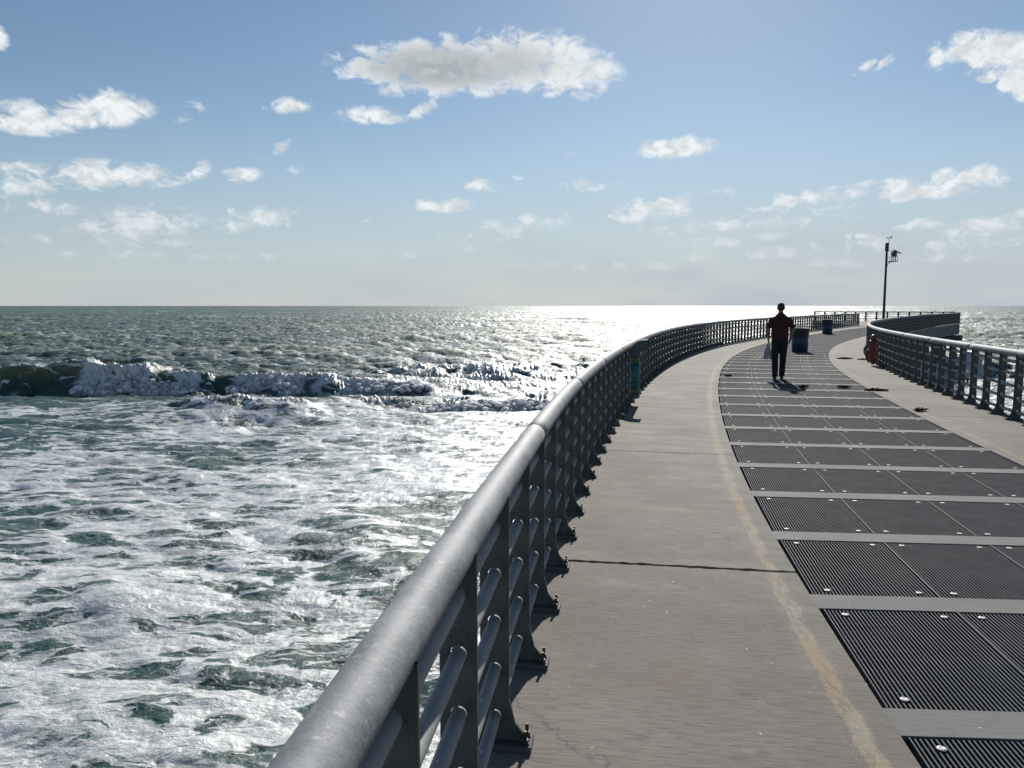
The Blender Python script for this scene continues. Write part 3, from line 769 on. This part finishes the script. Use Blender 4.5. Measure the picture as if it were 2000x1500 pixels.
# ------------------------------------------------------------------ sea
def cascade(N, L, lmin, lmax, rms, spread, seed, direction=math.pi/2, power=-3.6):
    g = np.random.default_rng(seed); k1 = 2*np.pi*np.fft.fftfreq(N, L/N); kx, ky = np.meshgrid(k1, k1); kk = np.hypot(kx, ky); kk[0, 0] = 1
    lam = 2*np.pi/kk; band = (1/(1+(lmin/lam)**8))*(1/(1+(lam/lmax)**8))
    a = np.arctan2(ky, kx)-direction; dirw = np.abs(np.cos(a))**spread+.04
    H = (g.normal(size=(N, N))+1j*g.normal(size=(N, N)))*kk**(power/2)*band*dirw; H[0, 0] = 0
    h = np.fft.ifft2(H).real; s = rms/h.std(); H = H*s; h = h*s
    Dx = np.fft.ifft2(-1j*kx/kk*H).real; Dy = np.fft.ifft2(-1j*ky/kk*H).real
    # fold measure: where chop squeezes the surface
    J = -(np.fft.ifft2(kx*kx/kk*H).real+np.fft.ifft2(ky*ky/kk*H).real)
    return dict(N=N, L=L, f=[q.astype(np.float32) for q in (h, Dx, Dy, J)])
def samp(c, x, y, rot=0., fields=(0, 1, 2)):
    cr, sr = math.cos(rot), math.sin(rot); X = (x*cr+y*sr)/c['L']*c['N']; Y = (-x*sr+y*cr)/c['L']*c['N']
    xi = np.floor(X); yi = np.floor(Y); fx = (X-xi).astype(np.float32); fy = (Y-yi).astype(np.float32)
    x0 = xi.astype(np.int64) % c['N']; y0 = yi.astype(np.int64) % c['N']; x1 = (x0+1) % c['N']; y1 = (y0+1) % c['N']; out = []
    for i in fields:
        F = c['f'][i]; out.append((F[y0, x0]*(1-fx)+F[y0, x1]*fx)*(1-fy)+(F[y1, x0]*(1-fx)+F[y1, x1]*fx)*fy)
    if 1 in fields and 2 in fields:
        a, b_ = out[fields.index(1)], out[fields.index(2)]
        out[fields.index(1)] = a*cr-b_*sr; out[fields.index(2)] = a*sr+b_*cr
    return out
C1 = cascade(512, 190., 7, 60, .30, 5, 3, power=-4.2)
C2 = cascade(512, 47., .5, 6.0, .10, 1.6, 8, power=-3.6)
C3 = cascade(512, 9.7, .10, 1.0, .013, .7, 21, power=-3.4)
CF = cascade(512, 7.3, .10, 1.6, 1.0, 0, 33, power=-2.6)     # froth lumps (isotropic)
CG = cascade(512, 61., 1.5, 25, 1.0, 0, 5, power=-2.8)       # slow mask noise
rr_ = [3.2]
while rr_[-1] < 16000:
    q = rr_[-1]; rr_.append(q*(1+(.0042 if q < 62 else .0055 if q < 110 else .0075 if q < 300 else .014 if q < 900 else .04)))
rr_ = np.array(rr_)
az_a = np.radians(np.concatenate([np.linspace(-180, -50, 60, endpoint=False), np.linspace(-50, -36, 60, endpoint=False), np.linspace(-36, 36, 1080, endpoint=False), np.linspace(36, 50, 60, endpoint=False), np.linspace(50, 180, 61)]))
RRg, AZ = np.meshgrid(rr_, az_a, indexing='ij'); nr, na = RRg.shape
gx = (RRg*np.sin(AZ)).ravel(); gy = (RRg*np.cos(AZ)).ravel(); gr = RRg.ravel()
h = np.zeros_like(gx); ox = np.zeros_like(gx); oy = np.zeros_like(gx)
for c_, rot, fade in ((C1, .12, 2500), (C2, -.35, 900), (C3, .5, 60)):
    a, b_, d_ = samp(c_, gx, gy, rot); w = np.clip(1.5-gr/fade, 0, 1)
    w = w*({id(C1): .33, id(C2): .5}.get(id(c_), .8)+(1.15-{id(C1): .33, id(C2): .5}.get(id(c_), .7))*np.clip((gy-46)/14, 0, 1))
    ch = {0: 1.15, 1: 1.1, 2: 1.0}[(C1, C2, C3).index(c_)] if False else 1.1
    h += a*w; ox += b_*w*ch; oy += d_*w*ch
_, _, _, J1 = samp(C1, gx, gy, .12, (0, 1, 2, 3)); _, _, _, J2 = samp(C2, gx, gy, -.35, (0, 1, 2, 3))
mk, = samp(CG, gx, gy, .7, (0,)); mk2, = samp(CG, gx*1.7+13, gy*1.7, -.4, (0,))
froth = np.zeros_like(gx); f3, = samp(CF, gx*.55, gy*.55, .2, (0,))
def sst(v, a, b_): t_ = np.clip((v-a)/(b_-a), 0, 1); return t_*t_*(3-2*t_)
def breaker(xc, yc, halfx, H, slope, width_f, width_b, bend, lean, broken):
    """crest along x at y = yc + slope*(x-xc) + bend*(..)^2; broken(x) in 0..1 = part already turned to foam"""
    global h, ox, oy, froth
    cy = yc+slope*(gx-xc)+bend*(gx-xc)**2+.5*mk2*.6
    u = gy-cy; env = np.exp(-np.abs((gx-xc)/halfx)**3)*(1+.22*mk2)
    pf = np.where(u < 0, np.exp(-(u/width_f)**2), np.exp(-np.abs(u/width_b)**1.4))
    tr = -.35*np.exp(-((u+width_f*2.3)/(width_f*1.4))**2)
    hh = H*(1+.14*mk)*env
    h += hh*(pf+tr); lean_w = pf**2
    oy += -lean*hh*lean_w
    br = broken(gx)*env*sst(.35*f3+.65*mk2, -1.1, -.35)
    zone = sst(-u, -.5, .45)*sst(-u, width_f*2.6, width_f*1.1)*br
    crest = np.exp(-((u-.2)/.55)**2)*env*.55*sst(mk2, -.6, .8)
    froth = np.maximum(froth, np.maximum(zone, crest))
def seg(*iv):
    def f(x):
        o_ = np.zeros_like(x)
        for a, b_, w in iv: o_ = np.maximum(o_, sst(x, a-.8, a+.8)*sst(-x, -b_-.8, -b_+.8)*w)
        return o_
    return f
breaker(-22, 49.5, 15.5, 1.25, .03, 1.15, 3.4, 0, .55, seg((-27.3, -19.8, 1), (-17.6, -13.2, .9), (-12.6, -4.5, .9)))
breaker(-2, 56.5, 13., .95, -.05, 3.4, 5, 0, .1, seg((-9, 9, .5)))
breaker(-1.5, 41.5, 7.5, .5, .09, .9, 3., 0, .3, seg((-4.5, 6, .95)))
breaker(-13, 37.5, 5.0, .55, .0, 1.6, 3., 0, .2, seg((0, 0, 0)))
breaker(34, 62, 8, .9, .0, 1.6, 3, 0, .3, seg((30, 38, .6)))
yy_ = gy*.9+h*2.6; f1, = samp(CF, gx*1.5, yy_*1.3, .2, (0,)); f2, = samp(CF, gx*3.7+1, yy_*3.1, .9, (0,))
lump = np.abs(f1)*.11+np.abs(f2)*.03
h += froth*lump*1.0; oy -= froth*lump*.75; ox += froth*f1*.05
# foam cover: dense in the surf zone, sparse outside, torn where chop folds the surface
surf = sst(-(gy+3*mk), -47, -39)                 # inside the break
far_ = .05*sst(-(gy), -300, -55)
foam = .04+.405*surf+far_
foam += .10*mk*(.4+surf)
right = sst(gx, -14, 2)
foam += .16*right*sst(gy, 20, 34)*sst(-gy, -64, -50)
foam -= .30*np.exp(-((gy-43.5-.03*gx)/2.6)**2)*sst(-gx, 12, 24)      # clean dark trough before the breaker
fold = np.clip(-(J1*.9+J2*.35), -2, 2)
fold = -fold if False else (J1*.9+J2*.30)
foam += .20*np.clip(-fold, -.6, 1.2)
foam += .18*np.clip((h-.45)*.8, 0, 1)*(gr < 400)
foam = np.clip(foam, 0, 1.3)
pz = WATER+h
co = np.stack([gx+ox, gy+oy, pz], 1).astype(np.float32)
me = bpy.data.meshes.new('sea'); nv = nr*na
me.vertices.add(nv); me.vertices.foreach_set('co', co.ravel())
ii, jj = np.meshgrid(np.arange(nr-1), np.arange(na-1), indexing='ij'); a = (ii*na+jj).ravel()
quads = np.stack([a, a+1, a+na+1, a+na], 1)[:, ::-1].astype(np.int32); nq = len(quads)
me.loops.add(nq*4); me.loops.foreach_set('vertex_index', quads.ravel())
me.polygons.add(nq); me.polygons.foreach_set('loop_start', np.arange(nq, dtype=np.int32)*4)
me.update(calc_edges=True); me.shade_smooth()
for nm, arr in (('foam', foam), ('froth', froth)):
    at = me.attributes.new(nm, 'FLOAT', 'POINT'); at.data.foreach_set('value', arr.astype(np.float32))
at = me.attributes.new('rest', 'FLOAT_VECTOR', 'POINT'); at.data.foreach_set('vector', np.stack([gx+.6*ox, gy+.6*oy, h*1.2], 1).astype(np.float32).ravel())
sea = bpy.data.objects.new('sea', me); COL.objects.link(sea); tag(sea, kind='structure')

mt = bpy.data.materials.new('sea_water'); mt.use_nodes = True; t = NT(mt.node_tree); t.n.clear()
def attr(nm, v=False):
    a_ = t.n.new('ShaderNodeAttribute'); a_.attribute_name = nm; return a_.outputs['Vector' if v else 'Fac']
rest = attr('rest', True); foam_a = attr('foam'); froth_a = attr('froth')
rv = t.vm('MULTIPLY', rest, (.46, 1.0, .6))
wn_f, wn_c = t.noise(rv, .9, 3, .5)
warp = t.vm('ADD', rv, t.vm('MULTIPLY', t.vm('SUBTRACT', wn_c, (.5, .5, .5)), (1.1, .9, 0)))
p1a, _ = t.noise(warp, 1.7, 6, .58, .4); p1b, _ = t.noise(warp, .42, 3, .5, .3); p1 = t.m('ADD', t.m('MULTIPLY', p1a, .66), t.m('MULTIPLY', p1b, .38))                 # patches
cdn = t.n.new('ShaderNodeNewGeometry').outputs['Position']
dist = t.vm('LENGTH', cdn, None, 1)
fw_f, fw_c = t.noise(warp, 2.6, 5, .6)
lace = t.vm('ADD', warp, t.vm('MULTIPLY', t.vm('SUBTRACT', fw_c, (.5, .5, .5)), (.75, .6, 0)))
def edge(scale, off):
    v_ = t.n.new('ShaderNodeTexVoronoi'); v_.feature = 'DISTANCE_TO_EDGE'; v_.inputs['Scale'].default_value = scale
    t.l.new(t.vm('ADD', lace, (off, off*1.7, 0)), v_.inputs['Vector']); return v_.outputs['Distance']
e1 = edge(1.0, 0.); e2 = edge(2.7, 7.); e3 = edge(6.5, 3.)
p2, _ = t.noise(t.vm('MULTIPLY', lace, (.8, 1.6, 1.)), 4.5, 7, .66, .2)     # streaky mottling
cover = t.m('ADD', foam_a, t.m('MULTIPLY', t.m('SUBTRACT', p1, .52), 2.3))
w1 = t.lin(cover, .0, 1.0, -.03, .27); w2 = t.lin(cover, .15, 1.1, -.04, .22)
jitt = t.m('MULTIPLY', t.m('SUBTRACT', p2, .5), .22)
m1 = t.smooth(t.m('SUBTRACT', t.m('ADD', w1, jitt), e1), -.010, .035)
m2 = t.m('MULTIPLY', t.smooth(t.m('SUBTRACT', t.m('ADD', w2, jitt), e2), -.010, .05), t.smooth(cover, .0, .4, .0, .8))
m3 = t.smooth(t.m('ADD', cover, t.m('MULTIPLY', t.m('SUBTRACT', p2, .5), 1.2)), .74, 1.05)
mott = t.m('MULTIPLY', t.smooth(p2, .32, .60, .60, 1.0), t.m('SUBTRACT', 1.0, t.m('MULTIPLY', t.m('MULTIPLY', t.smooth(e3, .07, .16), t.smooth(fw_f, .46, .58)), .32)))
fo = t.m('MULTIPLY', t.m('MAXIMUM', t.m('MAXIMUM', m1, m2), m3), mott)
fk, _ = t.noise(t.vm('MULTIPLY', rest, (.16, .75, .3)), 1.5, 6, .62); fk2, _ = t.noise(t.vm('MULTIPLY', rest, (.12, .5, .3)), .32, 6, .66)
outer = t.smooth(dist, 50, 75)
fleck = t.m('MAXIMUM', t.m('MULTIPLY', t.smooth(fk, .58, .66), t.smooth(dist, 260, 90)), t.m('MULTIPLY', t.smooth(fk2, .58, .68), t.smooth(dist, 90, 240)))
fo = t.m('MAXIMUM', fo, t.m('MULTIPLY', fleck, t.m('MULTIPLY', outer, .8)))
fo = t.m('MAXIMUM', fo, t.smooth(t.m('ADD', froth_a, t.m('MULTIPLY', t.m('SUBTRACT', p2, .5), 1.3)), .12, .7))
# ripples for glitter
rp = t.vm('MULTIPLY', rest, (.7, 1.0, 1.0))
b1, _ = t.noise(rp, 2.6, 7, .60); b2, _ = t.noise(rp, .38, 5, .55, .3); b3, _ = t.noise(t.vm('MULTIPLY', rest, (.5, 1., 1.)), .07, 4, .6)
hgt = t.m('ADD', t.m('MULTIPLY', b1, .21), t.m('MULTIPLY', t.m('MULTIPLY', b2, 1.0), t.smooth(dist, 20, 200, .15, 1.)))
hgt = t.m('ADD', hgt, t.m('MULTIPLY', t.m('MULTIPLY', b3, 5.0), t.smooth(dist, 300, 1500)))
nrm = t.bump(hgt, 1.0, 1.0)
wb = t.n.new('ShaderNodeBsdfPrincipled')
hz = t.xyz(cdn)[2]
wcol = t.mix(t.smooth(hz, WATER+.35, WATER+1.3), (.036, .082, .068, 1), (.12, .15, .072, 1))  # sunlight through the wave crests painted into the base colour by height
wcol = t.mix(t.smooth(foam_a, .1, .7, 0., .8), wcol, (.060, .112, .100, 1))
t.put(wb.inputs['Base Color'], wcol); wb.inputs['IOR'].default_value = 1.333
g1, _ = t.noise(t.vm('MULTIPLY', rest, (.22, 1.0, .3)), .8, 6, .65); g2, _ = t.noise(t.vm('MULTIPLY', rest, (.16, .8, .3)), .09, 6, .68)
gust = t.m('ADD', t.m('MULTIPLY', t.m('SUBTRACT', g1, .5), t.smooth(dist, 300, 80, 0, 1.1)), t.m('MULTIPLY', t.m('SUBTRACT', g2, .5), t.smooth(dist, 60, 250, 0, 1.5)))
t.put(wb.inputs['Roughness'], t.m('ADD', t.smooth(dist, 8, 110, .22, .57), gust)); t.l.new(nrm, wb.inputs['Normal'])
fb = t.n.new('ShaderNodeBsdfPrincipled')
t.put(fb.inputs['Base Color'], (.69, .71, .705, 1)); fb.inputs['Roughness'].default_value = .30; fb.inputs['Specular IOR Level'].default_value = .9
fh = t.m('ADD', t.m('MULTIPLY', p2, .04), t.m('ADD', t.m('MULTIPLY', b1, .07), t.m('MULTIPLY', t.noise(rest, 11., 3, .6)[0], .016))); t.l.new(t.bump(fh, 1.0, 1.0), fb.inputs['Normal'])
ms = t.n.new('ShaderNodeMixShader'); t.put(ms.inputs[0], fo); t.l.new(wb.outputs[0], ms.inputs[1]); t.l.new(fb.outputs[0], ms.inputs[2])
out = t.n.new('ShaderNodeOutputMaterial'); t.l.new(ms.outputs[0], out.inputs[0])
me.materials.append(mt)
MAT['spraym'] = worn('spray_white', (.62, .64, .65), (.68, .70, .70), .4, 0., 20., .1)

# drops thrown up by the breakers
crest_idx = np.where((froth > .45) & (gr < 75) & (gr > 30) & (np.abs(gx) < 45) & (h > .12))[0]
pick = rng.choice(crest_idx, size=min(16000, len(crest_idx)), replace=False)
bmi = bmesh.new(); bmesh.ops.create_icosphere(bmi, subdivisions=1, radius=1.0); bmi.verts.ensure_lookup_table()
oct_v = np.array([v.co[:] for v in bmi.verts]); oct_f = np.array([[v.index for v in f.verts] for f in bmi.faces]); bmi.free()
n_ = len(pick); drops = rng.random(n_) < .35
cc = co[pick]+np.stack([rng.normal(0, .10, n_), rng.normal(-.05, .10, n_), np.where(drops, np.abs(rng.normal(0, .30, n_)), rng.normal(.0, .03, n_))], 1)
sz = np.where(drops, rng.uniform(.005, .018, n_), rng.uniform(.010, .04, n_))
wob = 1+.25*rng.normal(size=(n_, len(oct_v), 1))
V = (cc[:, None, :]+oct_v[None]*wob*sz[:, None, None]).reshape(-1, 3); F = (oct_f[None]+(np.arange(n_)*len(oct_v))[:, None, None]).reshape(-1, 3)
me2 = bpy.data.meshes.new('sea_spray'); me2.from_pydata(V.tolist(), [], F.tolist()); me2.materials.append(MAT['spraym']); me2.shade_smooth()
sp = bpy.data.objects.new('sea_spray', me2); COL.objects.link(sp); tag(sp, kind='stuff')

# tumbling foam in front of the broken parts of the wave: soft overlapping lumps
bmi = bmesh.new(); bmesh.ops.create_icosphere(bmi, subdivisions=3, radius=1.0); bmi.verts.ensure_lookup_table()
ico_v = np.array([v.co[:] for v in bmi.verts]); ico_f = np.array([[v.index for v in f.verts] for f in bmi.faces]); bmi.free()
def height_at(x, y):
    i = min(max(int(np.searchsorted(rr_, math.hypot(x, y))), 0), nr-1); j = min(max(int(np.searchsorted(az_a, math.atan2(x, y))), 0), na-1)
    return float(co[i*na+j][2])
VV = []; FF = []; nb_ = 0
g = np.random.default_rng(77)
def puff(x0, x1, yc, slope, H, count, rmin, rmax, back=.3):
    global nb_
    for _ in range(count):
        t_ = g.random(); x = x0+(x1-x0)*t_; edge = math.sin(math.pi*min(1, max(0, t_)))**.4
        hgt_ = H*edge*(.75+.35*mnoise.noise(Vector((x*.9, 3, yc))))
        z_ = g.random()**.8*hgt_; y = yc+slope*(x-(x0+x1)/2)-1.5*(1-z_/max(H, .1))+g.normal(0, .18)+back
        r_ = rmin+(rmax-rmin)*g.random()**1.7
        c_ = np.array([x, y, WATER-.12+z_])
        nz = np.array([mnoise.noise(Vector(v*1.9)+Vector((x*3, y, z_*5)))*.24+mnoise.noise(Vector(v*5.)+Vector((x, y, z_)))*.10 for v in ico_v])
        VV.append(c_+ico_v*(1+nz)[:, None]*np.array([1.25, 1., .85])*r_); FF.append(ico_f+nb_*len(ico_v)); nb_ += 1
puff(-27.5, -19.6, 48.9, .03, 1.1, 620, .06, .24)
puff(-17.8, -13.6, 49.2, .03, 1.0, 300, .06, .22)
puff(-12.4, -5.2, 49.9, .03, .8, 360, .05, .2)
puff(-4.5, 6.5, 41.0, .09, .55, 260, .07, .18)
me3 = bpy.data.meshes.new('breaking_foam'); me3.from_pydata(np.concatenate(VV).tolist(), [], np.concatenate(FF).tolist())
mt, t, b = principled('tumbling_foam', (.72, .74, .75), .8); b.inputs['Subsurface Weight'].default_value = .8; b.inputs['Subsurface Scale'].default_value = .6; b.inputs['Subsurface Radius'].default_value = (1., 1., 1.)
o = t.n.new('ShaderNodeTexCoord').outputs['Object']; f, _ = t.noise(o, 9., 6, .7); t.put(b.inputs['Normal'], t.bump(f, .6, .04))
me3.materials.append(mt); me3.shade_smooth()
bf = bpy.data.objects.new('breaking_foam', me3); COL.objects.link(bf); tag(bf, kind='stuff')
